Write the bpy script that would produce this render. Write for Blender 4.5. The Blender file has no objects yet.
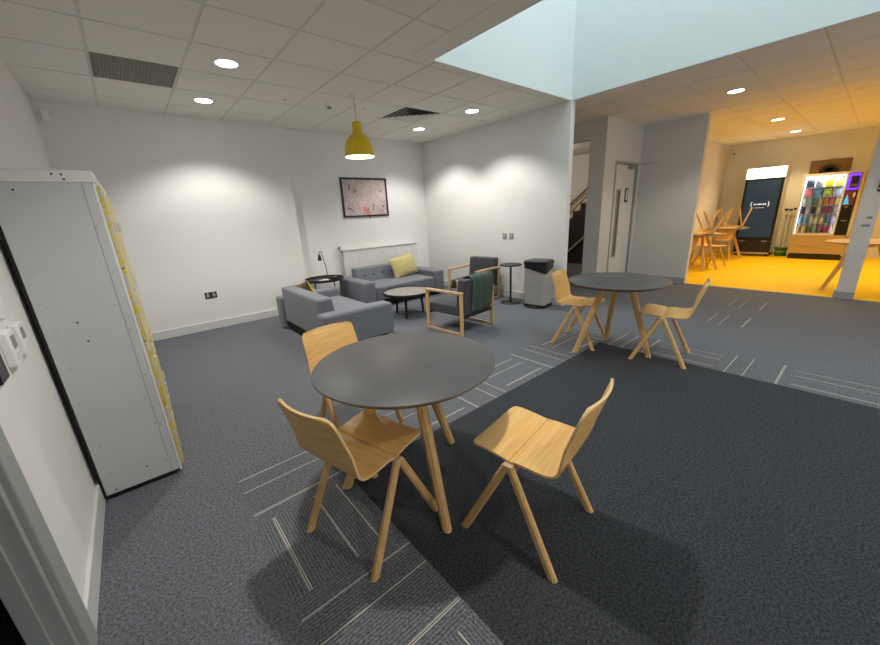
import bpy, math, random
from mathutils import Vector, Matrix
random.seed(7)
C = bpy.context.scene.collection
PI = math.pi
CEIL = 2.748

# ------------------------------------------------------------------ materials
def newmat(name):
    m = bpy.data.materials.new(name); m.use_nodes = True
    nt = m.node_tree; b = nt.nodes['Principled BSDF']
    return m, nt, b

def P(name, col, rough=0.6, metal=0.0, spec=0.4, bump=0.0, bscale=200.0, var=0.0, vscale=6.0):
    m, nt, b = newmat(name)
    b.inputs['Roughness'].default_value = rough
    b.inputs['Metallic'].default_value = metal
    b.inputs['Specular IOR Level'].default_value = spec
    b.inputs['Base Color'].default_value = (*col, 1)
    tc = nt.nodes.new('ShaderNodeTexCoord')
    if var > 0:
        n = nt.nodes.new('ShaderNodeTexNoise'); n.inputs['Scale'].default_value = vscale; n.inputs['Detail'].default_value = 4
        r = nt.nodes.new('ShaderNodeValToRGB')
        r.color_ramp.elements[0].position = .3; r.color_ramp.elements[1].position = .7
        r.color_ramp.elements[0].color = (*[c * (1 - var) for c in col], 1)
        r.color_ramp.elements[1].color = (*[min(1, c * (1 + var)) for c in col], 1)
        nt.links.new(tc.outputs['Object'], n.inputs['Vector']); nt.links.new(n.outputs['Fac'], r.inputs['Fac'])
        nt.links.new(r.outputs['Color'], b.inputs['Base Color'])
    if bump > 0:
        n2 = nt.nodes.new('ShaderNodeTexNoise'); n2.inputs['Scale'].default_value = bscale; n2.inputs['Detail'].default_value = 3
        bp = nt.nodes.new('ShaderNodeBump'); bp.inputs['Strength'].default_value = bump; bp.inputs['Distance'].default_value = .004
        nt.links.new(tc.outputs['Object'], n2.inputs['Vector']); nt.links.new(n2.outputs['Fac'], bp.inputs['Height'])
        nt.links.new(bp.outputs['Normal'], b.inputs['Normal'])
    return m

def emis(name, col, strength):
    m, nt, b = newmat(name)
    b.inputs['Base Color'].default_value = (*[min(1, c) for c in col], 1)
    b.inputs['Emission Color'].default_value = (*col, 1)
    b.inputs['Emission Strength'].default_value = strength
    return m

def wood(name, c1, c2, axis='Y', rough=.42):
    m, nt, b = newmat(name)
    tc = nt.nodes.new('ShaderNodeTexCoord'); mp = nt.nodes.new('ShaderNodeMapping')
    s = {'X': (2, 28, 28), 'Y': (28, 2, 28), 'Z': (28, 28, 2)}[axis]
    mp.inputs['Scale'].default_value = s
    n = nt.nodes.new('ShaderNodeTexNoise'); n.inputs['Scale'].default_value = 2.2; n.inputs['Detail'].default_value = 6; n.inputs['Distortion'].default_value = .6
    r = nt.nodes.new('ShaderNodeValToRGB')
    r.color_ramp.elements[0].position = .32; r.color_ramp.elements[1].position = .68
    r.color_ramp.elements[0].color = (*c1, 1); r.color_ramp.elements[1].color = (*c2, 1)
    nt.links.new(tc.outputs['Object'], mp.inputs['Vector']); nt.links.new(mp.outputs['Vector'], n.inputs['Vector'])
    nt.links.new(n.outputs['Fac'], r.inputs['Fac']); nt.links.new(r.outputs['Color'], b.inputs['Base Color'])
    b.inputs['Roughness'].default_value = rough; b.inputs['Specular IOR Level'].default_value = .35
    return m

def carpet(name, dark, light, ribs=None):
    m, nt, b = newmat(name)
    tc = nt.nodes.new('ShaderNodeTexCoord')
    n = nt.nodes.new('ShaderNodeTexNoise'); n.inputs['Scale'].default_value = 90; n.inputs['Detail'].default_value = 6; n.inputs['Roughness'].default_value = .95
    r = nt.nodes.new('ShaderNodeValToRGB')
    r.color_ramp.elements[0].position = .42; r.color_ramp.elements[1].position = .58
    r.color_ramp.elements[0].color = (*dark, 1); r.color_ramp.elements[1].color = (*light, 1)
    nt.links.new(tc.outputs['Object'], n.inputs['Vector']); nt.links.new(n.outputs['Fac'], r.inputs['Fac'])
    out = r.outputs['Color']
    if ribs:
        w = nt.nodes.new('ShaderNodeTexWave'); w.wave_type = 'BANDS'; w.bands_direction = ribs
        w.inputs['Scale'].default_value = 22; w.inputs['Distortion'].default_value = .6; w.inputs['Detail'].default_value = 1
        mx = nt.nodes.new('ShaderNodeMix'); mx.data_type = 'RGBA'; mx.blend_type = 'MULTIPLY'
        r2 = nt.nodes.new('ShaderNodeValToRGB')
        r2.color_ramp.elements[0].position = .25; r2.color_ramp.elements[1].position = .75
        r2.color_ramp.elements[0].color = (.74, .74, .74, 1); r2.color_ramp.elements[1].color = (1.2, 1.2, 1.2, 1)
        nt.links.new(tc.outputs['Object'], w.inputs['Vector']); nt.links.new(w.outputs['Fac'], r2.inputs['Fac'])
        mx.inputs['Factor'].default_value = 1
        nt.links.new(out, mx.inputs['A']); nt.links.new(r2.outputs['Color'], mx.inputs['B']); out = mx.outputs['Result']
    nt.links.new(out, b.inputs['Base Color'])
    bp = nt.nodes.new('ShaderNodeBump'); bp.inputs['Strength'].default_value = .05; bp.inputs['Distance'].default_value = .003
    nt.links.new(n.outputs['Fac'], bp.inputs['Height']); nt.links.new(bp.outputs['Normal'], b.inputs['Normal'])
    b.inputs['Roughness'].default_value = .95; b.inputs['Specular IOR Level'].default_value = .1
    return m

def fabric(name, c, var=.18, scale=420):
    m, nt, b = newmat(name)
    tc = nt.nodes.new('ShaderNodeTexCoord')
    n = nt.nodes.new('ShaderNodeTexNoise'); n.inputs['Scale'].default_value = scale; n.inputs['Detail'].default_value = 2
    r = nt.nodes.new('ShaderNodeValToRGB')
    r.color_ramp.elements[0].position = .35; r.color_ramp.elements[1].position = .65
    r.color_ramp.elements[0].color = (*[k * (1 - var) for k in c], 1); r.color_ramp.elements[1].color = (*[k * (1 + var) for k in c], 1)
    nt.links.new(tc.outputs['Object'], n.inputs['Vector']); nt.links.new(n.outputs['Fac'], r.inputs['Fac']); nt.links.new(r.outputs['Color'], b.inputs['Base Color'])
    bp = nt.nodes.new('ShaderNodeBump'); bp.inputs['Strength'].default_value = .15; bp.inputs['Distance'].default_value = .002
    nt.links.new(n.outputs['Fac'], bp.inputs['Height']); nt.links.new(bp.outputs['Normal'], b.inputs['Normal'])
    b.inputs['Roughness'].default_value = .9; b.inputs['Specular IOR Level'].default_value = .2
    b.inputs['Sheen Weight'].default_value = .15
    return m

M = {}
M['wall'] = P('wall_paint', (.755, .745, .718), .75, bump=.05, bscale=120)
M['wall_grey'] = P('wall_paint_grey', (.64, .63, .60), .75, bump=.05, bscale=120)
M['atrium'] = P('atrium_paint', (.72, .77, .77), .75)
M['tile'] = P('ceiling_tile', (.84, .815, .745), .9, bump=.25, bscale=260, var=.03, vscale=60)
M['tbar'] = P('ceiling_grid', (.72, .70, .64), .6)
M['skirt'] = P('skirting_paint', (.62, .62, .61), .45)
M['skirt_grey'] = P('skirting_grey', (.36, .365, .38), .5)
M['frame_grey'] = P('door_frame_paint', (.31, .33, .31), .5)
M['door'] = P('door_white', (.70, .68, .63), .45)
M['carpet'] = carpet('carpet_grey', (.046, .049, .057), (.205, .214, .238))
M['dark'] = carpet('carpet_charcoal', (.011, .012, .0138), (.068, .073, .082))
M['rib_x'] = carpet('carpet_lined_along', (.046, .049, .056), (.20, .208, .228), 'Y')
M['rib_y'] = carpet('carpet_lined_across', (.046, .049, .056), (.20, .208, .228), 'X')
M['line'] = P('carpet_cream_yarn', (.46, .43, .36), .95, spec=.1)
M['yellow_floor'] = P('yellow_vinyl', (.84, .53, .004), .55, spec=.15, var=.05, vscale=3)
M['oak'] = wood('oak_ply', (.70, .41, .135), (.82, .52, .195), 'X')
M['oak_edge'] = P('oak_ply_edge', (.74, .52, .25), .5)
M['oak_leg'] = wood('oak_solid', (.56, .34, .13), (.70, .45, .19), 'Z')
M['oak_pale'] = wood('pale_oak_frame', (.47, .33, .17), (.62, .45, .25), 'Y')
M['lino'] = P('table_linoleum', (.078, .078, .080), .42, var=.06, vscale=12)
M['ply_edge'] = wood('ply_edge', (.16, .10, .05), (.30, .19, .09), 'X')
M['sofa'] = fabric('sofa_fabric', (.155, .165, .19))
M['sofa_button'] = fabric('sofa_button_blue', (.06, .085, .17))
M['dgrey'] = fabric('armchair_fabric', (.055, .055, .063))
M['black'] = P('black_metal', (.012, .012, .013), .45)
M['black_plastic'] = P('black_plastic', (.012, .012, .014), .32)
M['black_soft'] = P('black_rubber', (.008, .008, .008), .8)
M['steel'] = P('brushed_steel', (.56, .56, .54), .36, metal=.6)
M['chrome'] = P('chrome', (.75, .75, .75), .18, metal=1)
M['locker'] = P('locker_grey_paint', (.50, .51, .50), .42, var=.015, vscale=3)
M['locker_white'] = P('locker_white_paint', (.70, .70, .68), .4)
M['white'] = P('white_plastic', (.78, .78, .76), .4)
M['offwhite'] = P('white_enamel', (.72, .715, .68), .35)
M['grey_plastic'] = P('grey_plastic', (.28, .28, .28), .5)
M['screen_grey'] = P('lcd_grey', (.22, .225, .22), .25)
M['lampyellow'] = P('yellow_enamel', (.68, .47, .012), .35)
M['cushion_olive'] = fabric('cushion_olive_yellow', (.46, .39, .17), .12, 120)
M['cushion_back'] = fabric('cushion_brown_back', (.11, .085, .045))
M['cushion_mustard'] = fabric('cushion_mustard', (.48, .33, .03))
M['throw'] = fabric('green_throw', (.050, .078, .058), .25, 150)
M['glass_dark'] = P('dark_display', (.012, .02, .032), .12)
M['brown_glass'] = P('wired_glass_brown', (.17, .115, .06), .2)
M['bronze'] = P('vending_beige_panel', (.46, .33, .16), .4)
M['kick'] = P('dark_kick_plate', (.02, .016, .018), .5)
M['stair_wood'] = wood('stair_tread_wood', (.20, .11, .045), (.32, .19, .08), 'X')
M['green'] = P('green_bucket_plastic', (.03, .16, .05), .4)
M['mop'] = P('mop_handle_cream', (.62, .55, .40), .5)
M['paper'] = P('paper_pinkish', (.72, .58, .52), .7)
M['print_brown'] = P('brown_board', (.24, .15, .06), .6)
M['print_dark'] = P('dark_print', (.035, .018, .012), .6)
M['grille'] = P('grille_bronze', (.40, .38, .32), .6)
M['duct'] = P('duct_dark', (.03, .028, .025), .9)
M['tray_grey'] = P('tray_top_grey', (.24, .23, .21), .4)
M['lamp_on'] = emis('downlight_lens', (.93, .93, 1.0), 9)
M['lamp_warm'] = emis('warm_downlight_lens', (1.0, .86, .62), 9)
M['bulb'] = emis('pendant_bulb', (1.0, .93, .80), 9)
M['fridge_sign'] = emis('fridge_lightbox', (1.0, .97, .90), 2.2)
M['screen_blue'] = emis('fridge_screen', (.020, .042, .075), .25); M['screen_blue'].node_tree.nodes['Principled BSDF'].inputs['Specular IOR Level'].default_value = .15
M['led_white'] = emis('vending_led', (.86, .90, 1.0), 2.6)
M['led_violet'] = emis('violet_led', (.13, .03, .85), 1.0)
M['led_cyan'] = emis('payment_screen_cyan', (.03, .35, .62), .6)
M['white_mark'] = emis('white_screen_mark', (.8, .85, .9), .45)
M['vend_in'] = P('vending_interior', (.62, .64, .72), .5)

def glass_mat():
    m, nt, b = newmat('clear_pane')
    b.inputs['Base Color'].default_value = (.95, .97, .98, 1)
    b.inputs['Roughness'].default_value = .03
    b.inputs['IOR'].default_value = 1.12
    b.inputs['Transmission Weight'].default_value = 1
    return m
M['glass'] = glass_mat()

def locker_pattern():
    m, nt, b = newmat('locker_door_yellow_graphic')
    tc = nt.nodes.new('ShaderNodeTexCoord'); mp = nt.nodes.new('ShaderNodeMapping'); mp.inputs['Scale'].default_value = (1, 1, 1)
    v = nt.nodes.new('ShaderNodeTexVoronoi'); v.feature = 'DISTANCE_TO_EDGE'; v.inputs['Scale'].default_value = 26
    n = nt.nodes.new('ShaderNodeTexNoise'); n.inputs['Scale'].default_value = 6.5; n.inputs['Detail'].default_value = 3
    r = nt.nodes.new('ShaderNodeValToRGB'); r.color_ramp.interpolation = 'CONSTANT'
    r.color_ramp.elements[0].position = 0; r.color_ramp.elements[0].color = (.55, .55, .52, 1)
    e = r.color_ramp.elements[1]; e.position = .10; e.color = (.70, .53, .010, 1)
    r2 = nt.nodes.new('ShaderNodeValToRGB'); r2.color_ramp.elements[0].position = .40; r2.color_ramp.elements[1].position = .62
    r2.color_ramp.elements[0].color = (.75, .75, .72, 1); r2.color_ramp.elements[1].color = (.9, .72, .02, 1)
    mx = nt.nodes.new('ShaderNodeMix'); mx.data_type = 'RGBA'; mx.blend_type = 'MULTIPLY'; mx.inputs['Factor'].default_value = .55
    nt.links.new(tc.outputs['Object'], mp.inputs['Vector']); nt.links.new(mp.outputs['Vector'], v.inputs['Vector']); nt.links.new(mp.outputs['Vector'], n.inputs['Vector'])
    nt.links.new(v.outputs['Distance'], r.inputs['Fac']); nt.links.new(n.outputs['Fac'], r2.inputs['Fac'])
    nt.links.new(r.outputs['Color'], mx.inputs['A']); nt.links.new(r2.outputs['Color'], mx.inputs['B']); nt.links.new(mx.outputs['Result'], b.inputs['Base Color'])
    b.inputs['Roughness'].default_value = .4
    return m
M['locker_door'] = locker_pattern()

def map_print():
    m, nt, b = newmat('pale_pink_map_print')
    tc = nt.nodes.new('ShaderNodeTexCoord')
    v = nt.nodes.new('ShaderNodeTexVoronoi'); v.feature = 'DISTANCE_TO_EDGE'; v.inputs['Scale'].default_value = 14
    n = nt.nodes.new('ShaderNodeTexNoise'); n.inputs['Scale'].default_value = 4.5; n.inputs['Detail'].default_value = 5
    r = nt.nodes.new('ShaderNodeValToRGB')
    r.color_ramp.elements[0].position = .3; r.color_ramp.elements[0].color = (.44, .38, .37, 1)
    r.color_ramp.elements[1].position = .7; r.color_ramp.elements[1].color = (.62, .50, .47, 1)
    r2 = nt.nodes.new('ShaderNodeValToRGB')
    r2.color_ramp.elements[0].position = .0; r2.color_ramp.elements[0].color = (.62, .40, .38, 1)
    r2.color_ramp.elements[1].position = .09; r2.color_ramp.elements[1].color = (1, 1, 1, 1)
    mx = nt.nodes.new('ShaderNodeMix'); mx.data_type = 'RGBA'; mx.blend_type = 'MULTIPLY'; mx.inputs['Factor'].default_value = .6
    nt.links.new(tc.outputs['Object'], v.inputs['Vector']); nt.links.new(tc.outputs['Object'], n.inputs['Vector'])
    nt.links.new(n.outputs['Fac'], r.inputs['Fac']); nt.links.new(v.outputs['Distance'], r2.inputs['Fac'])
    nt.links.new(r.outputs['Color'], mx.inputs['A']); nt.links.new(r2.outputs['Color'], mx.inputs['B']); nt.links.new(mx.outputs['Result'], b.inputs['Base Color'])
    b.inputs['Roughness'].default_value = .5
    return m
M['print'] = map_print()

_cols = {}
def colmat(c):
    k = tuple(c)
    if k not in _cols: _cols[k] = P('packet_colour_%d' % len(_cols), c, .35)
    return _cols[k]

# ------------------------------------------------------------------ mesh helpers
class MB:
    def __init__(s): s.v = []; s.f = []; s.m = []
    def add(s, vs, fs, mi=0):
        o = len(s.v); s.v += [tuple(p) for p in vs]
        for f in fs: s.f.append([i + o for i in f]); s.m.append(mi)
    def box(s, x0, x1, y0, y1, z0, z1, mi=0, mat=None):
        vs = [Vector((x, y, z)) for z in (z0, z1) for y in (y0, y1) for x in (x0, x1)]
        if mat: vs = [mat @ p for p in vs]
        s.add(vs, [(0, 2, 3, 1), (4, 5, 7, 6), (0, 1, 5, 4), (2, 6, 7, 3), (0, 4, 6, 2), (1, 3, 7, 5)], mi); return s
    def rings(s, rs, cap=True, mi=0, closed=True):
        o = len(s.v); n = len(rs[0])
        for r in rs: s.v += [tuple(p) for p in r]
        for i in range(len(rs) - 1):
            for j in range(n if closed else n - 1):
                k = (j + 1) % n
                s.f.append([o + i * n + j, o + i * n + k, o + (i + 1) * n + k, o + (i + 1) * n + j]); s.m.append(mi)
        if cap:
            s.f.append([o + j for j in reversed(range(n))]); s.m.append(mi)
            s.f.append([o + (len(rs) - 1) * n + j for j in range(n)]); s.m.append(mi)
        return s
    def lathe(s, prof, c=(0, 0, 0), n=32, cap=True, mi=0, mat=None):
        rs = []
        for r, z in prof:
            ring = [Vector((c[0] + r * math.cos(2 * PI * j / n), c[1] + r * math.sin(2 * PI * j / n), c[2] + z)) for j in range(n)]
            if mat: ring = [mat @ p for p in ring]
            rs.append(ring)
        return s.rings(rs, cap, mi)
    def tube(s, pts, r, n=10, cap=True, mi=0):
        pts = [Vector(p) for p in pts]; rs = []
        up = Vector((0, 0, 1)); prev = None
        for i, p in enumerate(pts):
            t = (pts[min(i + 1, len(pts) - 1)] - pts[max(i - 1, 0)]).normalized()
            a = prev if prev is not None else (Vector((1, 0, 0)) if abs(t.z) > .9 else up)
            x = (a - t * a.dot(t)).normalized(); y = t.cross(x); prev = x
            rr = r[i] if isinstance(r, (list, tuple)) else r
            rs.append([p + x * rr * math.cos(2 * PI * j / n) + y * rr * math.sin(2 * PI * j / n) for j in range(n)])
        return s.rings(rs, cap, mi)
    def beam(s, p0, p1, w0, d0, w1, d1, side, ch=.25, flat0=None, flat1=None, mi=0):
        """tapered bar with chamfered corners; w along `side`; an end can be cut level at a height"""
        p0, p1 = Vector(p0), Vector(p1); t = (p1 - p0).normalized()
        sd = Vector(side); sd = (sd - t * sd.dot(t)).normalized(); q = t.cross(sd); rs = []
        for p, w, d, fl in ((p0, w0, d0, flat0), (p1, w1, d1, flat1)):
            c = min(w, d) * ch; ring = []
            for a, b in ((w / 2 - c, -d / 2), (w / 2, -d / 2 + c), (w / 2, d / 2 - c), (w / 2 - c, d / 2), (-w / 2 + c, d / 2), (-w / 2, d / 2 - c), (-w / 2, -d / 2 + c), (-w / 2 + c, -d / 2)):
                v = p + sd * a + q * b
                if fl is not None: v = v + t * ((fl - v.z) / t.z)
                ring.append(v)
            rs.append(ring)
        return s.rings(rs, True, mi)
    def build(s, name, mats, parent=None, bevel=0, seg=2, smooth=35, loc=None, sub=0):
        me = bpy.data.meshes.new(name); me.from_pydata(s.v, [], s.f)
        if not isinstance(mats, (list, tuple)): mats = [mats]
        for m in mats: me.materials.append(m)
        me.polygons.foreach_set('material_index', s.m)
        me.validate()
        import bmesh
        bm = bmesh.new(); bm.from_mesh(me); bmesh.ops.recalc_face_normals(bm, faces=bm.faces); bm.to_mesh(me); bm.free()
        if smooth:
            me.polygons.foreach_set('use_smooth', [True] * len(me.polygons)); me.set_sharp_from_angle(angle=math.radians(smooth))
        me.update()
        o = bpy.data.objects.new(name, me); C.objects.link(o)
        if parent: o.parent = parent
        if loc: o.location = loc
        if bevel:
            b = o.modifiers.new('Bevel', 'BEVEL'); b.width = bevel; b.segments = seg; b.limit_method = 'ANGLE'; b.angle_limit = math.radians(40)
            if seg > 2: b.harden_normals = False
        if sub:
            d = o.modifiers.new('Sub', 'SUBSURF'); d.levels = sub; d.render_levels = sub
        return o

def tag(o, label, cat, group=None, kind=None):
    o['label'] = label; o['category'] = cat
    if group: o['group'] = group
    if kind: o['kind'] = kind
    return o
def thing(name, label, cat, loc=(0, 0, 0), rz=0, group=None):
    o = bpy.data.objects.new(name, None); C.objects.link(o); o.empty_display_size = .1
    o.location = loc; o.rotation_euler = (0, 0, rz)
    return tag(o, label, cat, group)
def struct(o):
    o['kind'] = 'structure'; return o
def copy_tree(o, parent=None):
    c = o.copy(); C.objects.link(c)
    if parent: c.parent = parent
    for ch in list(o.children): copy_tree(ch, c)
    return c
def sbox(name, mat, *ds, bevel=0):
    b = MB()
    for d in ds: b.box(*d)
    return struct(b.build(name, mat, bevel=bevel, smooth=0))
def rrect(w, d, r, n=5, cx=0, cy=0):
    pts = []
    for (sx, sy, a0) in ((1, 1, 0), (-1, 1, PI / 2), (-1, -1, PI), (1, -1, 3 * PI / 2)):
        for k in range(n + 1):
            a = a0 + k * PI / 2 / n
            pts.append((cx + sx * (w / 2 - r) + r * math.cos(a), cy + sy * (d / 2 - r) + r * math.sin(a)))
    return pts
def cushion_box(x0, x1, y0, y1, z0, z1, r=.04, puff=0.0):
    """soft upholstered block: box for a bevel modifier, top slightly crowned"""
    b = MB(); n = 6
    def pt(u, v, z, top):
        x = x0 + (x1 - x0) * u; y = y0 + (y1 - y0) * v
        return (x, y, z + (puff * (1 - (2 * u - 1) ** 4) * (1 - (2 * v - 1) ** 4) if top else 0))
    vs = []; fs = []
    for top, z in ((0, z0), (1, z1)):
        for j in range(n + 1):
            for i in range(n + 1): vs.append(pt(i / n, j / n, z, top))
    S = (n + 1) ** 2; I = lambda i, j, t: t * S + j * (n + 1) + i
    for j in range(n):
        for i in range(n):
            fs.append((I(i, j, 1), I(i + 1, j, 1), I(i + 1, j + 1, 1), I(i, j + 1, 1)))
            fs.append((I(i, j, 0), I(i, j + 1, 0), I(i + 1, j + 1, 0), I(i + 1, j, 0)))
    for i in range(n):
        fs.append((I(i, 0, 0), I(i + 1, 0, 0), I(i + 1, 0, 1), I(i, 0, 1)))
        fs.append((I(i + 1, n, 0), I(i, n, 0), I(i, n, 1), I(i + 1, n, 1)))
        fs.append((I(0, i + 1, 0), I(0, i, 0), I(0, i, 1), I(0, i + 1, 1)))
        fs.append((I(n, i, 0), I(n, i + 1, 0), I(n, i + 1, 1), I(n, i, 1)))
    b.add(vs, fs); return b

# ------------------------------------------------------------------ the room
# floor: one mesh, carpet tiles laid in their pattern
XL = -.43
cells = []   # (x0,y0,run)
for k, y0 in enumerate([1.69, 1.19, .69, .19, -.31, -.81, -1.31, -1.81]): cells.append((.17, y0, 'X' if k % 2 == 0 else 'Y'))
for k in range(7): cells.append((.67 + .5 * k, 1.69, 'Y' if k % 2 == 0 else 'X'))
for k, y0 in enumerate([1.19, .69, .19, -.31, -.81, -1.31, -1.81]): cells.append((3.65, y0, 'X' if k % 2 == 0 else 'Y'))
cells += [(5.15, .69, 'X'), (6.15, .69, 'X')]
lines = []
for x0, y0, r in cells:
    for off, w in ((.070, .0045), (.0795, .0045), (.285, .006), (.408, .006)):
        if r == 'X': lines.append((x0 + .004, x0 + .496, y0 + off, y0 + off + w))
        else: lines.append((x0 + off, x0 + off + w, y0 + .004, y0 + .496))
X0, X1, Y0, Y1 = -.62, 7.48, -4.6, 6.1
def floor_mat(x, y):
    for a, b, c, d in lines:
        if a < x < b and c < y < d: return 4
    for x0, y0, r in cells:
        if x0 < x < x0 + .5 and y0 < y < y0 + .5: return 2 if r == 'X' else 3
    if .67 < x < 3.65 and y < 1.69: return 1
    return 0
xs = {X0, X1, .17, .67, 3.65, 4.15}; ys = {Y0, Y1, 1.69, 2.19}
for x0, y0, r in cells: xs |= {x0, x0 + .5}; ys |= {y0, y0 + .5}
for a, b, c, d in lines: xs |= {a, b}; ys |= {c, d}
def uniq(s):
    o = []
    for t in sorted(s):
        if not o or t - o[-1] > 1e-5: o.append(t)
    return o
xs, ys = uniq(xs), uniq(ys)
fb = MB(); nx = len(xs)
fb.v = [(x, y, 0) for y in ys for x in xs]
for j in range(len(ys) - 1):
    run = None
    for i in range(nx - 1):
        fb.f.append([j * nx + i, j * nx + i + 1, (j + 1) * nx + i + 1, (j + 1) * nx + i])
        fb.m.append(floor_mat((xs[i] + xs[i + 1]) / 2, (ys[j] + ys[j + 1]) / 2))
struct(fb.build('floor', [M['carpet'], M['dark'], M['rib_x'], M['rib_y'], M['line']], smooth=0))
sbox('floor_canteen', M['yellow_floor'], (7.48, 12.7, -4.6, 2.96, -.05, 0))
sbox('floor_stairwell', M['carpet'], (7.48, 10.0, 2.97, 7.2, -.05, 0), (4.0, 7.48, 6.1, 7.2, -.05, 0))
sbox('trim_1', M['steel'], (7.465, 7.495, .17, 2.03, 0, .006))           # threshold strip between carpet and yellow vinyl
sbox('trim_2', M['steel'], (7.465, 7.495, -1.6, -.01, 0, .006))

# ceilings: lay-in tiles on a grid, built as real tiles below the bars
GX, GY = .09, 2.379
def ceiling(name, rects, holes=()):
    tb = MB()
    for (x0, x1, y0, y1) in rects:
        tb.box(x0, x1, y0, y1, CEIL + .006, CEIL + .06, 1)
        i0 = math.floor((x0 - GX) / .6); j0 = math.floor((y0 - GY) / .6)
        i = i0
        while GX + .6 * i < x1:
            j = j0
            while GY + .6 * j < y1:
                a, b = max(x0, GX + .6 * i + .011), min(x1, GX + .6 * (i + 1) - .011)
                c, d = max(y0, GY + .6 * j + .011), min(y1, GY + .6 * (j + 1) - .011)
                if b - a > .02 and d - c > .02 and (i, j) not in holes: tb.box(a, b, c, d, CEIL, CEIL + .007, 0)
                j += 1
            i += 1
    return struct(tb.build(name, [M['tile'], M['tbar']], bevel=0, smooth=0))
AX0, AX1, AY1, AY0 = 2.45, 4.79, 2.86, -3.2
ceiling('ceiling', [(XL - .078, 2.22, -4.6, 6.1), (2.22, AX1, 2.86, 6.1), (AX1, 7.48, AY0, 6.4), (2.22, 7.48, -4.6, AY0)], holes={(0, 3), (5, 3)})
sbox('ceiling_border', M['tile'], (2.22, AX0, AY0, AY1, CEIL - .004, CEIL + .06))
ceiling('ceiling_canteen', [(7.48, 12.7, -4.6, 2.96)])
ceiling('ceiling_stairwell', [(7.48, 10.0, 2.96, 7.2), (4.87, 7.48, 6.4, 7.2)])
# atrium shaft above the opening
sbox('wall_atrium_far', M['atrium'], (AX0 - .1, AX1 + .1, AY1 - .001, AY1 + .1, CEIL + .06, 6.2), (AX0, AX1, AY1 - .002, AY1, CEIL + .0002, CEIL + .0602))
sbox('wall_atrium_right', M['atrium'], (AX1 - .001, AX1 + .1, AY0, AY1, CEIL + .06, 6.2), (AX1 - .002, AX1, AY0, AY1 - .002, CEIL + .0002, CEIL + .0602))
sbox('wall_atrium_left', M['atrium'], (AX0 - .1, AX0 + .001, AY0, AY1, CEIL + .06, 6.2))
sbox('wall_atrium_near', M['atrium'], (AX0 - .1, AX1 + .1, AY0 - .1, AY0 + .001, CEIL + .06, 6.2))
sbox('ceiling_atrium', M['atrium'], (AX0 - .1, AX1 + .1, AY0 - .1, AY1 + .1, 6.2, 6.3))

# walls
sbox('wall_back', M['wall'], (XL - .078, 2.10, 5.89, 6.1, 0, CEIL + .02), (2.10, 4.87, 6.0, 6.1, 0, CEIL + .02))
sbox('wall_right', M['wall'], (4.77, 4.87, 2.845, 6.0, 0, CEIL + .005))
sbox('wall_left', M['wall'], (XL - .078, XL, 1.47, 5.89, 0, CEIL + .02), (XL - .078, XL, -4.6, .55, 0, CEIL + .02), (XL - .078, XL, .55, 1.47, 2.06, CEIL + .02))
sbox('wall_front', M['wall'], (XL - .078, 12.7, -4.7, -4.6, 0, CEIL + .02))
sbox('wall_end', M['wall_grey'], (7.48, 7.60, 2.03, 3.0, 0, CEIL + .005), (7.48, 7.60, -.01, .17, 0, CEIL + .005), (7.48, 7.60, -4.6, -1.6, 0, CEIL + .005))
sbox('wall_corridor', M['wall_grey'], (6.11, 6.49, 3.0, 3.12, 0, CEIL + .005), (7.38, 7.60, 3.0, 3.12, 0, CEIL + .005), (6.49, 7.38, 3.0, 3.12, 2.13, CEIL + .005),
     (6.11, 6.23, 3.12, 3.27, 0, CEIL + .005), (6.11, 6.23, 3.27, 7.1, 2.46, CEIL + .005))
sbox('wall_stairwell', M['wall'], (4.77, 10.0, 7.1, 7.2, 0, CEIL), (9.78, 9.88, 3.0, 7.1, 0, CEIL), (7.6, 9.88, 3.0, 3.12, 0, CEIL), (4.77, 4.87, 6.1, 7.1, 0, CEIL))
sbox('wall_canteen_far', M['wall'], (12.6, 12.7, -4.6, 2.96, 0, CEIL + .02))
sbox('wall_canteen_side', M['wall'], (7.6, 12.6, 2.86, 2.96, 0, CEIL + .02))
sbox('wall_lobby', M['frame_grey'], (-2.0, -1.9, -.2, 2.2, 0, 2.4), (-1.9, XL - .078, 2.1, 2.2, 0, 2.4), (-1.9, XL - .078, -.2, -.1, 0, 2.4))
sbox('ceiling_lobby', M['duct'], (-2.0, XL - .078, -.2, 2.2, 2.4, 2.5))
sbox('floor_lobby', M['dark'], (-2.0, -.62, -.2, 2.2, -.05, 0))
# skirtings
SK = .115
sbox('baseboard_back', M['skirt'], (-.40, 2.10, 5.872, 5.89, 0, SK), (2.10, 4.77, 5.982, 6.0, 0, SK), bevel=.004)
sbox('baseboard_right', M['skirt'], (4.752, 4.77, 2.845, 5.98, 0, SK), (4.752, 4.87, 2.827, 2.845, 0, SK), bevel=.004)
sbox('baseboard_left', M['skirt'], (XL, XL + .018, 1.576, 5.87, 0, SK), bevel=.004)
sbox('baseboard_end', M['skirt_grey'], (7.462, 7.48, 2.03, 2.98, 0, .10), (7.462, 7.48, -.01, .17, 0, .10), (7.462, 7.60, .17, .188, 0, .10), (7.462, 7.48, -4.6, -1.6, 0, .10), bevel=.003)
sbox('baseboard_corridor', M['skirt_grey'], (6.092, 6.11, 2.982, 3.27, 0, .10), (6.11, 6.44, 2.982, 3.0, 0, .10), bevel=.003)
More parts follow.
